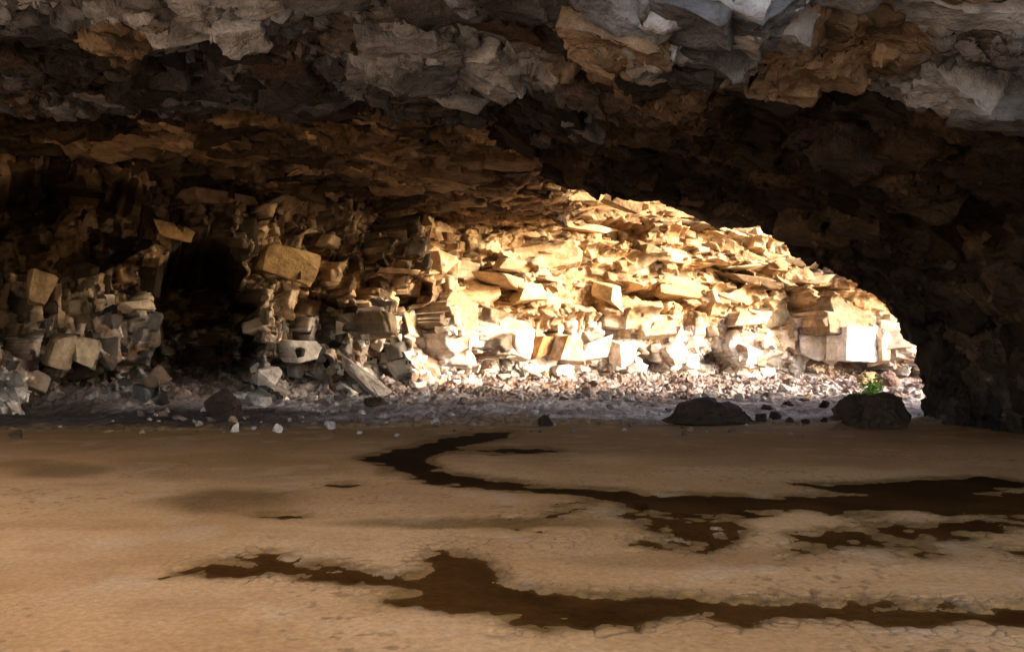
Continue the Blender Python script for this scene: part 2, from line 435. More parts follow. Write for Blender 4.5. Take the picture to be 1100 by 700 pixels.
def ceil_relief(P):
    Q = P + .22 * np.stack([fbm(P / 1.3, 3, 111), fbm(P / 1.3 + 8, 3, 112), 0 * P[..., 0]], -1)
    g1, c1, e1, _ = blocks(Q / np.array([3.2, 2.1, 4.0]), 103, tilt=.7)
    g2, c2, e2, _ = blocks(Q / np.array([1.3, .9, 1.6]), 104, tilt=.7)
    g3, c3, e3, _ = blocks(Q / np.array([.55, .42, .6]), 105)
    tq = 5.0 * fbm(Q / np.array([4.2, 2.6, 4]), 4, 124) + .8 * g2
    tf = np.floor(tq); terr = (tf + sstep(.55, 1.0, tq - tf)) / 5.0
    d = .26 * fbm(P / 5, 3, 120) + .22 * g1 + .16 * g2 + .06 * g3 + .50 * terr
    return d, (c1, c2, c3), (e1, e2, e3)
def ceil_fine(P, N):
    n2 = grid_normals(P, N)
    g4, c4, e4, _ = blocks(P / .3, 106); g5, c5, e5, _ = blocks(P / np.array([.7, .6, .5]), 107)
    return P + n2 * (.16 * g5 + .06 * g4 - .07 * sstep(.12, 0, e5) + .05 * fbm(P / .6, 4, 123))[..., None]
d, (c1, c2, c3), (e1, e2, e3) = ceil_relief(P)
ppx = CX + F * P[..., 0] / np.maximum(P[..., 1], 2); ppy = HY - F * (P[..., 2] - EYE) / np.maximum(P[..., 1], 2)
wn = fbm(P / 1.4, 3, 133)
wx = ppx + 22 * wn; wy = ppy + 12 * fbm(P / 1.2 + 7, 3, 137)
for x0, y0, rx, ry, dep in ((690, 88, 95, 20, 1.2), (200, 60, 70, 40, .8), (60, 60, 80, 30, .8), (870, 5, 25, 22, .9), (900, 130, 130, 34, 1.1), (240, 150, 90, 40, 1.0), (545, 110, 40, 30, .8), (1060, 250, 90, 60, 1.0)):
    d = d - dep * .7 * sstep(0, .5, ell(wx, wy, x0, y0, rx, ry))
for x0, y0, rx, ry, dep in ((690, 55, 110, 32, .25), (470, 70, 110, 50, .5), (650, 190, 60, 40, .4), (860, 60, 120, 40, .5), (560, 150, 50, 40, .4), (1000, 60, 70, 40, .5)):
    d = d + .6 * dep * sstep(0, .5, ell(wx, wy, x0, y0, rx, ry))
d = (d - .12) * (1 - .5 * sstep(9, 11, X) * sstep(4, 1, Zc)) * (1 - .35 * sstep(18, 22, Y) * sstep(2, -1, X)) + .55 * fbm(P / 1.7, 4, 139) * sstep(17, 21.5, Y) * sstep(-1, 2, X)
P = P + Ni * d[..., None]
P[..., 1] += .2 * (c2 - .5) * (off[None, :] == 0)
P = ceil_fine(P, Ni)
grey = mix((.17, .185, .22), (.40, .42, .47), sstep(.2, .9, c2 + .3 * wn))
grey = mix(grey, (.035, .032, .034), sstep(.0, .3, fbm(P / 2.2, 4, 140)) * .85)
grey = mix(grey, (.13, .08, .05), sstep(.12, .4, fbm(P / 1.7, 4, 141)) * .7)
tanp = mix((.34, .25, .172), (.27, .195, .13), c3)
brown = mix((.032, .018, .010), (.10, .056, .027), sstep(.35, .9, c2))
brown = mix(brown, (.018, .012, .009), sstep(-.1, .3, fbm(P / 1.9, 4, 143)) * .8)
tmask = np.zeros_like(wx)
for x0, y0, rx, ry in ((635, 52, 62, 38), (880, 48, 120, 44), (950, 20, 60, 40), (130, 40, 45, 40), (745, 110, 60, 26), (15, 125, 20, 30), (830, 95, 60, 20), (690, 135, 50, 22)):
    tmask = np.maximum(tmask, sstep(0, .25, ell(wx, wy, x0, y0, rx, ry)))
cc = mix(grey, tanp, tmask * .95)
shade_mask = np.zeros_like(wx)
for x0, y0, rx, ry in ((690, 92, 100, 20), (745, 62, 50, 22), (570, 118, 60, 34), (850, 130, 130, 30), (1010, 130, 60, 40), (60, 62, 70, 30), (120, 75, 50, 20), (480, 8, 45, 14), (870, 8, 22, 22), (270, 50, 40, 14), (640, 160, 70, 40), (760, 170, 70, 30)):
    shade_mask = np.maximum(shade_mask, sstep(0, .3, ell(wx, wy, x0, y0, rx, ry)))
cc = mix(cc, (.018, .016, .018), shade_mask * .9)  # shade under the ceiling slabs, painted in as dark patches
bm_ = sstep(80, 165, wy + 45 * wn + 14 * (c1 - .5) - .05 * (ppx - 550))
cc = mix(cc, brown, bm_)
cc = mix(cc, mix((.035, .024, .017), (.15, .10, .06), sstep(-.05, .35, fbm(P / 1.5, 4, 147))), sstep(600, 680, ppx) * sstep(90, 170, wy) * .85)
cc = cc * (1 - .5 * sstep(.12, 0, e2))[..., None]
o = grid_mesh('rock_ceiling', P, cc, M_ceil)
tag(o, kind='structure')
def ceil_blocks(P, N, cc, okm, spec):
    rc = np.random.default_rng(88)
    du = np.linalg.norm(np.gradient(P, axis=0), axis=-1) * np.linalg.norm(np.gradient(P, axis=1), axis=-1)
    w_ = np.where(okm, np.minimum(du, .02), 0).ravel(); w_ /= w_.sum()
    FP, FN, FC = P.reshape(-1, 3), N.reshape(-1, 3), cc.reshape(-1, 3)
    for n_, wr, lr, hr, tl, pr in spec:
        ix = rc.choice(w_.size, n_, p=w_)
        Sz = np.stack([rc.uniform(*wr, n_), rc.uniform(*lr, n_), rc.uniform(*hr, n_)], 1) * rc.lognormal(0, .25, (n_, 1))
        scatter('rock_ceiling_blocks', FP[ix] - FN[ix] * (Sz[:, 2:3] * rc.uniform(.30, .54, (n_, 1))), FN[ix], Sz, FC[ix], M_ceil, pr, rough=.11, spin=.35, tilt=tl, up=1, rg=rc, cvar=.25)
okc = (off[None, :] == 0) & (Y > 8.2) & (np.abs(X) < .75 * Y) & (Zc > .3)
ceil_blocks(P, Ni, cc, okc, ((480, (.5, 1.6), (.35, 1.0), (.35, .7), .07, PR2), (1300, (.25, .8), (.2, .6), (.25, .5), .10, PR2), (2600, (.08, .28), (.07, .22), (.1, .25), .35, PR1)))

# unseen sheet added right of the entrance to keep sun off the floor
yk = np.linspace(-9, 6.5, 160); zk = np.linspace(-1, 11, 120)
Yk, Zk = np.meshgrid(yk, zk, indexing='ij')
Pk = np.stack([12.6 + .12 * Zk + 0 * Yk, Yk, Zk], -1)
gk, ck, ek, _ = blocks(Pk / np.array([2, 2, 1.4]), 150)
Pk[..., 0] -= .8 * gk + .3 * fbm(Pk / 1.2, 4, 151)
tag(grid_mesh('sun_block_cliff', Pk, mix((.24, .19, .15), (.40, .30, .2), ck), M_ceil), kind='structure')

# roof of the inner chamber, behind the arch (unseen right side extended to cut sky light, open further right)
xr = np.r_[np.linspace(-24, 7.5, 520, endpoint=False), np.linspace(7.5, 14.5, 60)]; yr = np.linspace(20.5, 50, 350)
X, Y = np.meshgrid(xr, yr, indexing='ij')
z0 = np.interp(X, sec[:, 0], sec[:, 1])
zb = 8.15 + .5 * sstep(24, 38, Y)
t = sstep(2.0, 5.5, X)
Zr = zb * (1 - t) + (12.5) * t
P = np.stack([X, Y, Zr], -1)
d, (c1, c2, c3), (e1, e2, e3) = ceil_relief(P)
edge = sstep(12.5, 14, X + .8 * fbm(P / 2, 2, 160))
P[..., 2] -= d * (.7 + .3 * sstep(20, 25, Y)); P[..., 2] += 5 * edge
P = ceil_fine(P, np.broadcast_to(np.array([0, 0, -1.0]), P.shape))
br = mix((.19, .115, .056), (.50, .325, .165), sstep(.3, .9, c2))
br = mix(br, (.42, .28, .14), sstep(.75, .95, c3) * .5)
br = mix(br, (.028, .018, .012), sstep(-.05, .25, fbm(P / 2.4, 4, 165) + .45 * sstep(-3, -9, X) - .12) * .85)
br = br * (1 - .5 * sstep(.12, 0, e2))[..., None]
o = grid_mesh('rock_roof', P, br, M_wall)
tag(o, kind='structure')
ceil_blocks(P, np.broadcast_to(np.array([0, 0, -1.0]), P.shape), br, (Y > 22.5) & (X < 8) & (Y < np.interp(X, cx_, cy_)), ((350, (.6, 2.2), (.4, 1.2), (.3, .7), .14, PR1), (1800, (.2, .7), (.15, .5), (.15, .45), .25, PR1)))

# ------------------------------------------------------------------ mud floor with wet channels
WET = [
 [(545,461),(500,465),(460,472),(425,480),(405,487),(385,490),(395,497),(430,506),(447,517),(500,522),(600,529),(680,538),(700,546),(760,553),(830,547),(900,549),(1000,550),(1180,553),(1180,524),(1100,526),(1060,531),(1075,522),(1180,516),(1100,514),(1060,509),(1000,511),(960,515),(842,517),(870,521),(930,529),(840,531),(760,531),(700,529),(640,525),(560,519),(500,512),(472,506),(463,496),(470,486),(505,477),(552,467)],
 [(640,540),(685,536),(760,556),(815,566),(790,574),(770,581),(745,588),(728,575),(690,562),(660,556),(610,556),(640,551)],
 [(838,571),(900,571),(975,570),(1015,564),(1100,558),(1180,556),(1180,572),(1100,571),(1050,572),(1015,578),(990,590),(978,592),(960,585),(900,583),(850,591),(830,588),(855,582)],
 [(1020,577),(1050,581),(1080,590),(1050,588)], [(1070,590),(1130,600),(1110,606)],
 [(190,590),(270,596),(300,591),(320,602),(380,612),(445,612),(470,588),(495,591),(530,602),(550,622),(580,627),(600,632),(700,636),(850,642),(920,642),(1050,652),(1180,648),(1180,668),(1100,667),(950,665),(900,660),(830,661),(790,665),(765,660),(740,655),(695,667),(680,673),(645,662),(627,676),(615,667),(550,671),(535,667),(580,657),(607,651),(560,651),(510,653),(460,650),(410,647),(372,636),(415,640),(465,632),(494,634),(440,627),(350,622),(295,612),(245,619),(168,616),(245,601),(290,607),(280,602)],
 [(280,552),(310,550),(333,553),(308,556)], [(345,516),(365,519),(388,518),(370,524)], [(757,693),(785,696),(806,692),(790,700),(770,702)],
 [(505,482),(575,480),(610,482),(570,485)],
]
for i_, (k_, m_) in {1: (1.35, 560), 2: (1.4, 574), 3: (1.6, 584), 4: (1.8, 598)}.items():
    WET[i_] = [(x_, m_ + (y_ - m_) * k_) for x_, y_ in WET[i_]]
def inside(px, py, poly):
    c = np.zeros(px.shape, bool)
    n = len(poly)
    for i in range(n):
        x1, y1 = poly[i]; x2, y2 = poly[(i + 1) % n]
        if y1 == y2: continue
        m = ((y1 > py) != (y2 > py)) & (px < (x2 - x1) * (py - y1) / (y2 - y1) + x1)
        c ^= m
    return c
ys = np.geomspace(4.0 + 5, 24.5 + 5, 640) - 5
us = np.linspace(-1, 1, 1050)
Ym, U = np.meshgrid(ys, us, indexing='ij')
Xm = U * (Ym + 5) * .72
G = np.stack([Xm, Ym, 0 * Xm], -1)
mp0 = CX + F * Xm / Ym; mq0 = HY + F * EYE / Ym
# plates of the dried crust
gp, cp, ep, ctr = blocks(G * np.array([5.5, 5.0, 1]) + np.array([0, 0, .5]), 201, jit=.9, warp=.18)
ctrw = ctr / np.array([5.5, 5.0, 1])
gq, cq, eq, ctq = blocks(G * np.array([10, 9, 1]) + np.array([0, 0, .5]), 202, jit=.9, warp=.2)
T_ = np.stack([Xm, Ym], -1) * .15 + ctrw[..., :2] * .5 + (ctq / np.array([10, 9, 1]))[..., :2] * .35
nz = .30 * fbm(G * 4, 5, 210, gain=.65)
Tx, Ty = T_[..., 0] + nz, T_[..., 1] + .045 * Ym * fbm(G * 4 + 3, 5, 211, gain=.65)
tpx = CX + F * Tx / Ty; tpy = HY + F * EYE / Ty
wet_id = np.full(Xm.shape, -1)
isl = fbm(G * np.array([1.6, 1.1, 1]), 4, 212, gain=.6)
for i, poly in enumerate(WET):
    m_ = inside(tpx, tpy, poly) & (wet_id < 0)
    if i in (1, 2, 3, 4): m_ &= ~((cp > .84) | ((cq > .85) & (isl > -.1)) | (isl > .6))      # dry plates left standing in the thin wet band
    wet_id[m_] = i
# stray damp plates between the streams
band = np.maximum(np.maximum(ell(mp0, mq0, 800, 568, 330, 30), ell(mp0, mq0, 640, 548, 110, 22)), .6 * ell(mp0, mq0, 560, 484, 110, 10))
wet_id[(wet_id < 0) & (cq < .55 * sstep(0, .5, band)) & (isl < .0)] = len(WET)
wet = wet_id >= 0
def blur(a, n):
    for ax in (0, 1):
        kk = np.ones(n) / n
        a = np.apply_along_axis(lambda v: np.convolve(np.pad(v, n // 2, 'edge'), kk, 'valid'), ax, a)
    return a
wb = blur(wet.astype(np.float32), 5)
near = blur(wet.astype(np.float32), 31)
ground_und = .030 * fbm(G / 2.2, 3, 220) + .03 * fbm(G * np.array([.15, .5, 1]), 2, 221)
cm = np.clip(sstep(-.15, .5, fbm(G / 1.6, 3, 222)) * .7 + sstep(.0, .25, near) * .9, 0, 1) * sstep(15, 9, Ym)
crack = sstep(.10, .0, ep) * cm * sstep(-.35, .2, fbm(G / .9, 2, 227))
crack2 = sstep(.08, 0, eq) * cm * sstep(-.1, .4, fbm(G / .7, 2, 225))
H = ground_und + .003 * sstep(0, .3, ep) * cm + .003 * gp * cm - .010 * crack - .006 * crack2 - .030 * wb + .003 * fbm(G * 6, 2, 226)
H = H - .25 * sstep(22.0, 24, Ym)
mp = CX + F * Xm / Ym; mq = HY + F * EYE / Ym
base = mix((.39, .205, .078), (.48, .272, .118), sstep(-.4, .5, fbm(G / 1.5, 4, 230)))
damp_shade = np.zeros_like(mp)
wxp = mp + 60 * fbm(G / 1.5, 3, 231); wyp = mq + 8 * fbm(G / 1.2 + 4, 3, 232)
for x0, y0, rx, ry, s_ in ((250, 538, 110, 22, .9), (520, 560, 220, 9, .8), (430, 505, 40, 12, .7), (250, 500, 200, 22, .45), (60, 502, 90, 14, .7), (800, 600, 260, 14, .4), (620, 480, 380, 14, .5), (720, 552, 90, 22, .7), (560, 490, 80, 18, .4), (1000, 590, 130, 22, .5)):
    damp_shade = np.maximum(damp_shade, s_ * sstep(0, .6, ell(wxp, wyp, x0, y0, rx, ry)))
damp_shade = np.maximum(damp_shade, .75 * sstep(11.5, 18.5, Ym + .8 * fbm(G / 2, 3, 233)))  # light falloff painted into the mud: darker with distance, beside the damp patches
rim = blur(wet.astype(np.float32), 17)
damp_shade = np.clip(damp_shade + .3 * sstep(.03, .5, near) + .85 * sstep(.0, .5, rim) * (.75 + .5 * fbm(G * 5, 3, 243)), 0, 1)
mott = fbm(G * np.array([1.2, 2.2, 1]), 5, 237, gain=.65)
mc = mix(base, (.14, .070, .016), damp_shade)
mc = mix(mc, (.30, .145, .05), sstep(.0, .45, mott) * .35)
mc = mix(mc, (.13, .065, .025), sstep(.30, .5, fbm(G * 13, 3, 238)) * sstep(.0, .35, fbm(G / 1.1, 3, 239)) * .6)
mc = mix(mc, (.12, .07, .035), np.clip(crack + .8 * crack2, 0, 1) * .95)
mc = mix(mc, (.50, .35, .22), sstep(.2, .6, fbm(G / .5, 3, 236)) * .25)
P = np.stack([Xm, Ym, H], -1)
ground = grid_mesh('ground', P, mc, M_mud, smooth=True)
tag(ground, kind='structure')
# the wet mud lying in the channels
Wz = ground_und - .022 - .25 * sstep(22.0, 24, Ym) + .004 * fbm(G * 5, 3, 240)
PW = np.stack([Xm, Ym, Wz], -1)
wcol = mix((.034, .0125, .0022), (.056, .022, .0045), sstep(-.4, .5, fbm(G * 1.5, 3, 241)))
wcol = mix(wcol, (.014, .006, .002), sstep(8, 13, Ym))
edge_w = blur(wet.astype(np.float32), 11)
wcol = mix((.085, .040, .010), wcol, sstep(.45, .95, edge_w))
for i in range(len(WET) + 1):
    mk = (blur((wet_id == i).astype(np.float32), 3) > .01)
    fm = mk[:-1, :-1] & mk[1:, :-1] & mk[1:, 1:] & mk[:-1, 1:]
    if fm.any():
        w = grid_mesh('wet_mud', PW, wcol, M_wet, mask=fm, smooth=True)
        tag(w, kind='structure')

# wide land round the cave
me = bpy.data.meshes.new('outer_ground')
bm = bmesh.new()
for a, b in (((-600, -600), (600, 600)),):
    vs = [bm.verts.new(v) for v in ((a[0], a[1], -.32), (b[0], a[1], -.32), (b[0], b[1], -.32), (a[0], b[1], -.32))]
    bm.faces.new(vs)
bm.to_mesh(me); bm.free()
set_col(me, np.tile(np.array([[.42, .28, .16]]), (4, 1)))
me.materials.append(M_mud)
og = bpy.data.objects.new('outer_ground', me); COL.objects.link(og); tag(og, kind='structure')

# ------------------------------------------------------------------ gravel floor of the inner chamber
xg = np.r_[np.linspace(-24, -17, 40, endpoint=False), np.linspace(-17, 21, 780, endpoint=False), np.linspace(21, 44, 60)]
yg = np.linspace(17.2, 53, 430)
X, Y = np.meshgrid(xg, yg, indexing='ij')
Gp = np.stack([X, Y, 0 * X], -1)
edge_y = np.interp(X, [-20, -11, -6, -3.5, -1.5, 1, 4, 8, 12, 20], [17.9, 18.4, 19.0, 20.0, 20.6, 20.9, 20.6, 20.8, 20.4, 20]) + 1.3 * fbm(Gp / np.array([1.8, .9, 1]), 5, 300, gain=.6)
ins = sstep(-.35, .35, Y - edge_y)
wy_line = np.interp(X, cx_, cy_)
near_wall = sstep(4.5, 0.5, wy_line - Y)
g3, c3, e3, _ = blocks(Gp / .5 + np.array([0, 0, .5]), 301); g4, c4, e4, _ = blocks(Gp / .22 + np.array([0, 0, .5]), 302)
rub = np.clip(.25 + .75 * sstep(26, 34, Y + 4 * fbm(Gp / 2, 4, 305)) + near_wall, 0, 1)
Hg = gz(X, Y) * sstep(18, 24, Y) + .16 * fbm(Gp / 2.6, 4, 306) * sstep(18, 24, Y) + rub * (.16 * g3 + .08 * g4 + .22 * fbm(Gp / .8, 3, 317)) + .03 * g4 + .45 * near_wall + .02
Hg = Hg * ins + (-.22) * (1 - ins)
gc = mix((.21, .155, .13), (.45, .39, .36), sstep(-.3, .4, fbm(Gp / 1.6, 4, 310)))
gc = mix(gc, (.38, .32, .29), rub * sstep(.3, .8, c3) * .8)
gc = mix(gc, (.16, .10, .075), rub * sstep(-.1, .3, fbm(Gp / 1.2, 3, 316)) * .7)
gc = mix(gc, (.12, .075, .05), rub * sstep(.72, .8, c4) * .8)
gc = mix(gc, (.30, .15, .075), .9 * sstep(0, .5, ell(X, Y, 0, 37, 5, 2.2)) * sstep(-.3, .2, fbm(Gp, 3, 312)))
gc = mix(gc, (.024, .015, .009), sstep(-2.0, -7.0, X + 2 * fbm(Gp / 2, 4, 313)) * sstep(27, 24, Y + 1.5 * fbm(Gp / 1.5, 3, 314)) * .9)  # shadow on the left floor, put into the gravel colour as near-black
gc = mix(gc, (.20, .115, .045), sstep(2.0, .1, Y - edge_y + 1.6 * fbm(Gp / np.array([1.2, .6, 1]), 4, 318)) * .85)
gc = gc * (1 - .5 * sstep(.12, 0, e4) * rub)[..., None]
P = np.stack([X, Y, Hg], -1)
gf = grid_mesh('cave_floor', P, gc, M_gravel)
tag(gf, kind='structure')
def floor_z(x, y):
    i = np.clip(np.searchsorted(xg, x), 0, len(xg) - 1); j = np.clip(np.searchsorted(yg, y), 0, len(yg) - 1)
    return max(float(Hg[i, j]), 0.0)

# ------------------------------------------------------------------ stones
def rock_mesh(name, seed, dims, col, sub=3, rough=.10, npts=16, boxy=0.0, cut=9.0, flare=0.0, col2=None):
    """a broken stone: the hull of random points, chipped and roughened. dims = full size (m)"""
    rg = np.random.default_rng(seed)
    pts = rg.normal(size=(npts, 3)); pts /= np.linalg.norm(pts, axis=1)[:, None]
    pts *= rg.uniform(.82, 1.0, (npts, 1))
    if boxy:
        cube = np.array([(a, b, c) for a in (-1, 1) for b in (-1, 1) for c in (-1, 1)], float) * (.80 + .2 * rg.random((8, 3)))
        pts = np.concatenate([cube * boxy + 0, pts * (1 - boxy * .15)])
    bm = bmesh.new()
    if boxy > .5: pts = block_points(rg, .75 if boxy < .85 else .22, 1.0 if boxy < .85 else .12) * 2
    for p in pts: bm.verts.new(p)
    r = bmesh.ops.convex_hull(bm, input=bm.verts[:])
    bmesh.ops.delete(bm, geom=list({v for v in r['geom_interior'] if isinstance(v, bmesh.types.BMVert)} | {v for v in bm.verts if not v.link_faces}), context='VERTS')
    for _ in range(sub):
        bmesh.ops.subdivide_edges(bm, edges=bm.edges[:], cuts=1, use_grid_fill=True)
        bmesh.ops.triangulate(bm, faces=bm.faces[:]) if _ == 0 else None
        if _ in (0, 1) and boxy <= .5: bmesh.ops.smooth_vert(bm, verts=bm.verts[:], factor=.18, use_axis_x=True, use_axis_y=True, use_axis_z=True)
    bmesh.ops.triangulate(bm, faces=bm.faces[:])
    me = bpy.data.meshes.new(name); bm.to_mesh(me); bm.free()
    n = len(me.vertices); v = np.empty(n * 3, np.float32); me.vertices.foreach_get('co', v); v = v.reshape(n, 3)
    nn = v / np.linalg.norm(v, axis=1)[:, None]
    q = v[None] + seed * 3.1
    d = rough * fbm(q * 1.6, 4, seed)[0] + (rough * .9 * blocks(q * 2.2, seed + 1)[0][0] if sub > 1 else 0)
    v = v + nn * d[:, None]
    v[:, 2] = np.where(v[:, 2] < -cut, -cut + .15 * (v[:, 2] + cut), v[:, 2])
    v[:, :2] *= (1 + flare * np.clip(.3 - v[:, 2:3], 0, 1))
    lo, hi = v.min(0), v.max(0)
    v = (v - (lo + hi) / 2) / (hi - lo) * np.array(dims)
    v[:, 2] -= v[:, 2].min()
    me.vertices.foreach_set('co', v.astype(np.float32).ravel()); me.update()
    cr = sstep(-.4, .5, fbm(q * 1.2 + 5, 4, seed + 3)[0])
    c = mix(col, col2 if col2 is not None else np.array(col) * .6, cr)
    set_col(me, c); me.materials.append(M_stone)
    return me
def put(name, me, loc, rot, label, cat, group=None):
    o = bpy.data.objects.new(name, me); COL.objects.link(o)
    o.location = loc; o.rotation_euler = rot
    return tag(o, label, cat, group)

DK, MID, PALE, WHT, OCH = (.048, .029, .018), (.26, .17, .12), (.52, .44, .38), (.74, .70, .67), (.44, .29, .12)
def on_floor(px, py, w_px, h_px, depth_ratio, seed, col, name, label, cat='boulder', rz=0., tilt=0., d=None, sub=4, boxy=0., sink=.06, rough=.1, col2=None, z=None, npts=18, group=None, cut=.35, flare=.1):
    if d is None: d = F * EYE / (py - HY)
    if d > 21:                      # solve for the far floor's height
        for _ in range(6):
            d = F * (EYE - floor_z((px - CX) / F * d, d)) / max(py - HY, 1)
            d = min(d, 43)
    x, y, _z = at(px, py, d)
    w, h = w_px / F * d, h_px / F * d
    me = rock_mesh(name, seed, (w, w * depth_ratio, h), col, sub=sub, boxy=boxy, rough=rough, col2=col2, npts=npts, cut=cut, flare=flare)
    return put(name, me, (x, y + w * depth_ratio * .4, (floor_z(x, y) if z is None else z) - sink * h), (tilt, 0, rz), label, cat, group)

on_floor(765, 455, 100, 31, .7, 41, DK, 'boulder', 'broad low dark mound of rock silhouetted at the muddy edge before the bright floor', d=20.6, rough=.10, npts=26, cut=.0, flare=.9, col2=(.02, .014, .012))
on_floor(950, 460, 84, 40, .8, 42, DK, 'boulder', 'big dark boulder at the foot of the right cave wall, below the green shrub', d=20.0, rough=.26, flare=.5, sub=5, col2=(.055, .033, .020))
on_floor(911, 450, 27, 20, .9, 43, (.16, .10, .08), 'boulder', 'brown boulder left of the big dark one at the right cave wall', d=22.5)
on_floor(958, 425, 26, 20, .9, 44, (.20, .13, .11), 'boulder', 'reddish boulder right of the green shrub beneath the cave wall', d=27)
on_floor(936, 415, 26, 16, .9, 45, (.30, .18, .10), 'boulder', 'tan boulder directly above the green shrub under the white wall block', d=30)
on_floor(236, 447, 42, 32, .8, 46, DK, 'boulder', 'black boulder on the dim floor below the dark hollow at left', d=23)
on_floor(586, 460, 18, 14, .9, 47, DK, 'boulder', 'small jagged black rock alone at the middle of the mud edge', d=20.2, rough=.2)
on_floor(250, 465, 11, 12, .8, 48, PALE, 'rock', 'pale pointed stone at the mud edge, left one of the pair', 'rock', d=18.4, npts=9)
on_floor(297, 467, 11, 11, .8, 49, PALE, 'rock', 'pale pointed stone at the mud edge, right one of the pair', 'rock', d=18.3, npts=9)
on_floor(402, 440, 26, 12, .8, 50, DK, 'rock', 'dark rock lying on grey gravel in front of the leaning pale slab', 'rock', d=25)
on_floor(15, 474, 14, 10, .8, 51, DK, 'rock', 'dark clod at the far left end of the mud floor', 'rock', d=17.2)
for i, (px, py, w, h) in enumerate(((819, 453, 13, 10), (834, 452, 13, 9), (849, 453, 9, 7), (866, 453, 10, 6), (886, 453, 8, 6), (902, 452, 9, 8), (848, 441, 11, 6), (825, 440, 13, 6), (887, 444, 12, 9))):
    on_floor(px, py, w, h, .9, 60 + i, DK, 'rock', 'dark fist shaped stone in the row between the low mound and the right wall', 'rock', d=21.2 + (453 - py) * .35, sub=2, group='dark stones between mound and wall')

# blocks standing out of the wall
def in_wall(px, py, w_px, h_px, dep, seed, col, label, rz=0, ry=0, rx=0, boxy=.6, out=.5, rough=.035, col2=None, name='rock_block', npts=12):
    d = wall_depth(px, py) + .1
    x, y, z = at(px, py, d)
    w, h = w_px / F * d, h_px / F * d
    me = rock_mesh(name, seed, (w, dep, h), col, sub=4, boxy=boxy, rough=rough, col2=col2, npts=npts)
    n = np.array([x, y]); n = -n / np.linalg.norm(n)
    return put(name, me, (x + n[0] * 0, y + dep * (.5 - out), z - h / 2), (rx, ry, rz), label, 'rock block')
in_wall(912, 370, 46, 38, 1.5, 71, (.80, .77, .74), 'large smooth white rock block at the right end of the sunlit wall', rz=.42, col2=(.60, .56, .52), rough=.035, boxy=.9, npts=8, out=.75)
in_wall(874, 368, 34, 40, 1.8, 72, (.72, .66, .60), 'rounded white block just left of the large smooth white one', rz=-.1)
in_wall(944, 372, 20, 44, 1.6, 73, (.50, .38, .26), 'narrow layered tan block right of the large smooth white one', rz=.1)
in_wall(300, 284, 66, 36, 2.6, 74, (.48, .30, .125), 'long golden brown block jutting from the shadowed left wall', rz=.5, ry=.18, out=.35)
in_wall(578, 374, 26, 26, 1.6, 75, (.40, .22, .09), 'small squared block, leftmost of the row at the foot of the bright wall', rz=.6)
in_wall(606, 374, 30, 27, 1.7, 76, (.66, .58, .52), 'pale squared block, second from left in the row at the wall foot', rz=.65, col2=(.36, .2, .08))
in_wall(636, 374, 36, 30, 1.8, 77, (.68, .60, .54), 'largest squared block in the row at the wall foot', rz=.6, col2=(.5, .33, .2))
in_wall(668, 376, 32, 38, 1.8, 78, (.70, .62, .56), 'tall pale squared block at the right end of the row at the wall foot', rz=.6)
in_wall(600, 398, 26, 16, 1.6, 79, (.62, .54, .48), 'flat pale block lying under the row of squared blocks', rz=.5)
in_wall(730, 312, 70, 26, 2.4, 80, (.44, .28, .13), 'brown overhanging ledge block in the upper middle of the sunlit wall', rz=.2, ry=.05, out=.6, col2=(.3, .18, .09))
in_wall(655, 318, 30, 34, 1.8, 81, (.60, .44, .24), 'pale yellow rounded block left of the brown overhanging ledge', rz=.4)
in_wall(570, 318, 44, 22, 2.0, 82, (.58, .42, .22), 'slanting yellow slab in the middle of the sunlit wall', rz=.4, ry=-.25)
in_wall(45, 312, 30, 44, 1.6, 83, (.38, .235, .115), 'ochre pointed block high on the dim left wall', rz=.6)
in_wall(62, 378, 32, 40, 1.6, 84, (.38, .27, .17), 'tan wedge block at left of the pair low on the dim left wall', rz=.6)
in_wall(90, 377, 36, 36, 1.6, 85, (.42, .31, .20), 'tan block at right of the pair low on the dim left wall', rz=.6)
in_wall(180, 248, 44, 22, 1.6, 86, (.46, .28, .11), 'mustard coloured block above the dark hollow in the left wall', rz=.5, ry=.1, out=.25)
d0 = 33.0
x, y, z = at(412, 428, d0)
me = rock_mesh('boulder', 90, (.75, 1.1, 2.3), (.50, .43, .37), sub=4, boxy=.7, rough=.08)
put('boulder', me, (x, y, floor_z(x, y) - .25), (.05, -.75, .35), 'pale slab leaning against the wall beside a dark gap', 'boulder')
in_wall(288, 405, 30, 24, 1.4, 91, PALE, 'round pale boulder at the wall foot right of the dark hollow', rz=.3, boxy=.3, name='boulder', npts=16)
in_wall(345, 392, 32, 46, 1.6, 92, PALE, 'tall pale buttress rock at the wall foot left of the leaning slab', rz=.7, boxy=.4, npts=16, rough=.16)

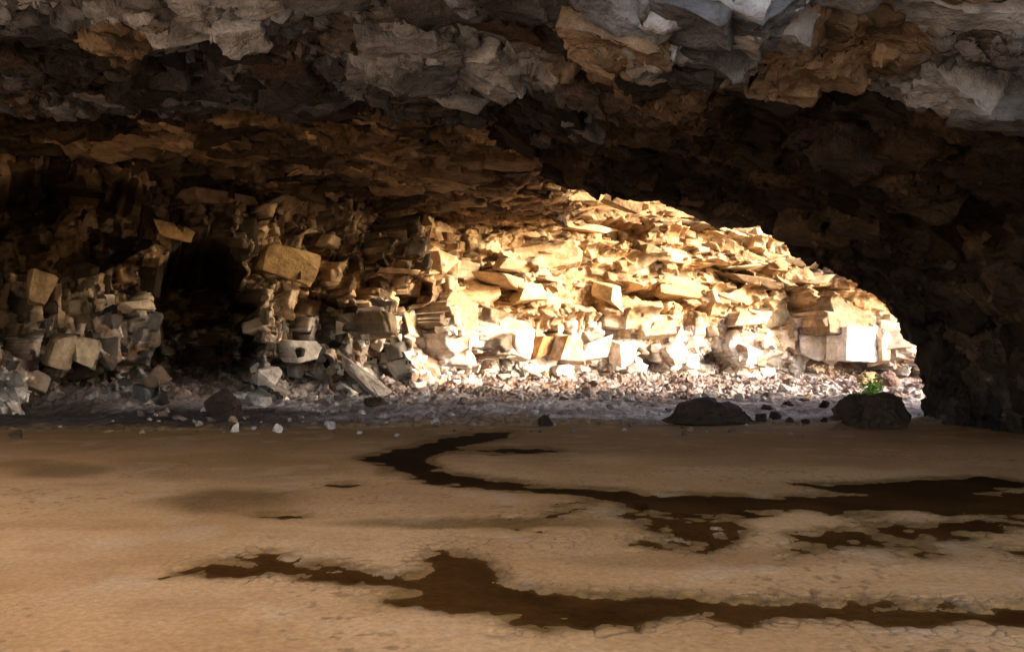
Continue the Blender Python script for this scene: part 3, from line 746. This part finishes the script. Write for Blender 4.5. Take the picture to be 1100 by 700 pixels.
# rubble over the far floor
PROTO = [rock_mesh('rubble_stone', 400 + i, (1, .85, .7), c, sub=2, npts=11 + i % 4, rough=.12) for i, c in enumerate(
    [(.50, .44, .40), (.58, .52, .48), (.40, .34, .30), (.62, .56, .52), (.16, .11, .09), (.12, .085, .07), (.34, .22, .14), (.22, .17, .15)])]
LBL = ['grey broken stone lying in the rubble field below the bright wall', 'pale dusty stone lying in the rubble field below the bright wall', 'dull grey stone lying in the rubble field below the bright wall',
       'whitish stone lying in the rubble field below the bright wall', 'dark brown stone lying in the rubble field below the bright wall', 'blackish stone lying in the rubble field below the bright wall',
       'reddish brown stone lying in the rubble field below the bright wall', 'grey brown stone lying in the rubble field below the bright wall']
cnt = 0
while cnt < 195:
    px = random.uniform(250, 950); py = random.choice([random.uniform(412, 436), random.uniform(412, 452)])
    d = F * (EYE - .3) / (py - HY)
    x, y = (px - CX) / F * d, d
    if y < 21.5 or np.interp(x, cx_, cy_) - y < .6: continue
    if y < 27 and random.random() < .6: continue
    s = random.uniform(.16, .5) * (1.0 if random.random() < .9 else 1.6)
    if y < 27: s *= .6
    kx = random.choice([0, 1, 2, 3, 1, 3, 4, 5, 6, 7])
    if px < 420: kx = random.choice([0, 2, 4, 5, 7])
    o = put('rubble_stone', PROTO[kx], (x, y, floor_z(x, y) - .12 * s), (random.uniform(-.4, .4), random.uniform(-.4, .4), random.uniform(0, 6.3)), LBL[kx], 'stone', LBL[kx].split(' lying')[0] + 's')
    o.scale = (s, s * random.uniform(.8, 1.2), s * random.uniform(.7, 1.1))
    cnt += 1

for i in range(46):
    px = random.uniform(150, 470); d = random.uniform(19.2, 24.5)
    x, y = (px - CX) / F * d, d
    kx = random.choice([4, 5, 5, 7, 6, 2, 0])
    s = random.uniform(.08, .30)
    lb = ('dark' if kx in (4, 5, 6, 7) else 'pale') + ' small stone on the dim gravel at the left mud edge'
    o = put('rubble_stone', PROTO[kx], (x, y, floor_z(x, y) - .1 * s), (random.uniform(-.4, .4), random.uniform(-.4, .4), random.uniform(0, 6.3)), lb, 'stone', lb.split(' on')[0] + 's at the mud edge')
    o.scale = (s, s, s * random.uniform(.8, 1.4))

for i in range(56):
    px = random.uniform(60, 960); d = random.uniform(17.2, 21.2)
    x, y = (px - CX) / F * d, d
    kx = random.choice([4, 5, 5, 7, 6, 2, 0])
    s = random.uniform(.05, .17)
    lb = ('dark' if kx in (4, 5, 6, 7) else 'pale') + ' pebble strewn where the brown mud meets the grey gravel'
    o = put('rubble_stone', PROTO[kx], (x, y, floor_z(x, y) - .1 * s), (random.uniform(-.4, .4), random.uniform(-.4, .4), random.uniform(0, 6.3)), lb, 'stone', lb.split(' strewn')[0] + 's along the mud edge')
    o.scale = (s, s, s * random.uniform(.7, 1.1))

# ------------------------------------------------------------------ the green shrub
def leaf_mat():
    m = bpy.data.materials.new('fresh_leaf'); m.use_nodes = True
    b = m.node_tree.nodes['Principled BSDF']; b.inputs['Roughness'].default_value = .6
    nz_ = m.node_tree.nodes.new('ShaderNodeTexNoise'); nz_.inputs['Scale'].default_value = 9
    cr = m.node_tree.nodes.new('ShaderNodeValToRGB')
    cr.color_ramp.elements[0].color = (.12, .28, .025, 1); cr.color_ramp.elements[1].color = (.27, .50, .07, 1)
    m.node_tree.links.new(nz_.outputs['Fac'], cr.inputs[0]); m.node_tree.links.new(cr.outputs[0], b.inputs['Base Color'])
    return m
x, y, z = at(936, 428, 27.0)
sh = bpy.data.objects.new('shrub', None); COL.objects.link(sh); sh.location = (x, y, floor_z(x, y)); sh.scale = (1.3, 1.3, 1.35)
tag(sh, 'bright green leafy shrub growing among boulders at the right cave wall', 'shrub')
bm = bmesh.new(); bs = bmesh.new()
for i in range(26):
    a = random.uniform(0, 6.28); r = random.uniform(.05, .32); hgt = random.uniform(.25, .68)
    tip = (math.cos(a) * r, math.sin(a) * r, hgt)
    q = [bs.verts.new((dx, dy, 0)) for dx, dy in ((-.012, 0), (.012, 0), (0, .012))]; w = bs.verts.new(tip)
    for j in range(3): bs.faces.new((q[j], q[(j + 1) % 3], w))
    for j in range(16):
        t = random.uniform(.3, 1.05); c = np.array(tip) * t + R.normal(size=3) * .06
        u = R.normal(size=3); u /= np.linalg.norm(u); v = np.cross(u, R.normal(size=3)); v /= np.linalg.norm(v)
        l_ = random.uniform(.04, .08)
        bm.faces.new([bm.verts.new(c + u * l_), bm.verts.new(c + v * l_ * .45), bm.verts.new(c - u * l_), bm.verts.new(c - v * l_ * .45)])
ml = leaf_mat()
for nm, b_ in (('foliage', bm), ('stem', bs)):
    me = bpy.data.meshes.new(nm); b_.to_mesh(me); b_.free(); me.materials.append(ml)
    o = bpy.data.objects.new(nm, me); COL.objects.link(o); o.parent = sh

# ------------------------------------------------------------------ light, sky, camera
SUN = np.array([.85, -.40, .31]); SUN /= np.linalg.norm(SUN)       # towards the sun
el = math.asin(SUN[2]); rot = math.atan2(SUN[0], SUN[1])
ld = bpy.data.lights.new('sun', 'SUN'); ld.energy = 1.0; ld.angle = math.radians(10); ld.color = (1, .95, .87)
lo = bpy.data.objects.new('sun', ld); COL.objects.link(lo)
from mathutils import Vector
lo.rotation_euler = Vector(SUN).to_track_quat('Z', 'Y').to_euler()
w = bpy.data.worlds.new('World'); scene.world = w; w.use_nodes = True
nt = w.node_tree
sky = nt.nodes.new('ShaderNodeTexSky'); sky.sky_type = 'NISHITA'; sky.sun_disc = False
sky.sun_elevation = el; sky.sun_rotation = rot; sky.dust_density = 3.0; sky.air_density = .8; sky.ozone_density = .5
nt.links.new(sky.outputs[0], nt.nodes['Background'].inputs[0]); nt.nodes['Background'].inputs[1].default_value = .15

cam = bpy.data.cameras.new('camera'); co = bpy.data.objects.new('camera', cam); COL.objects.link(co)
co.location = (0, 0, EYE); co.rotation_euler = (math.pi / 2, 0, 0)
cam.sensor_width = 36; cam.lens = F / 1100 * 36; cam.shift_y = 35 / 1100; cam.clip_end = 3000; cam.clip_start = .05
scene.camera = co
vs = scene.view_settings
vs.view_transform = 'Standard'; vs.look = 'None'; vs.exposure = 2.9; vs.gamma = 1; vs.use_curve_mapping = False
scene.cycles.max_bounces = 8; scene.cycles.diffuse_bounces = 6
scene.cycles.use_denoising = True
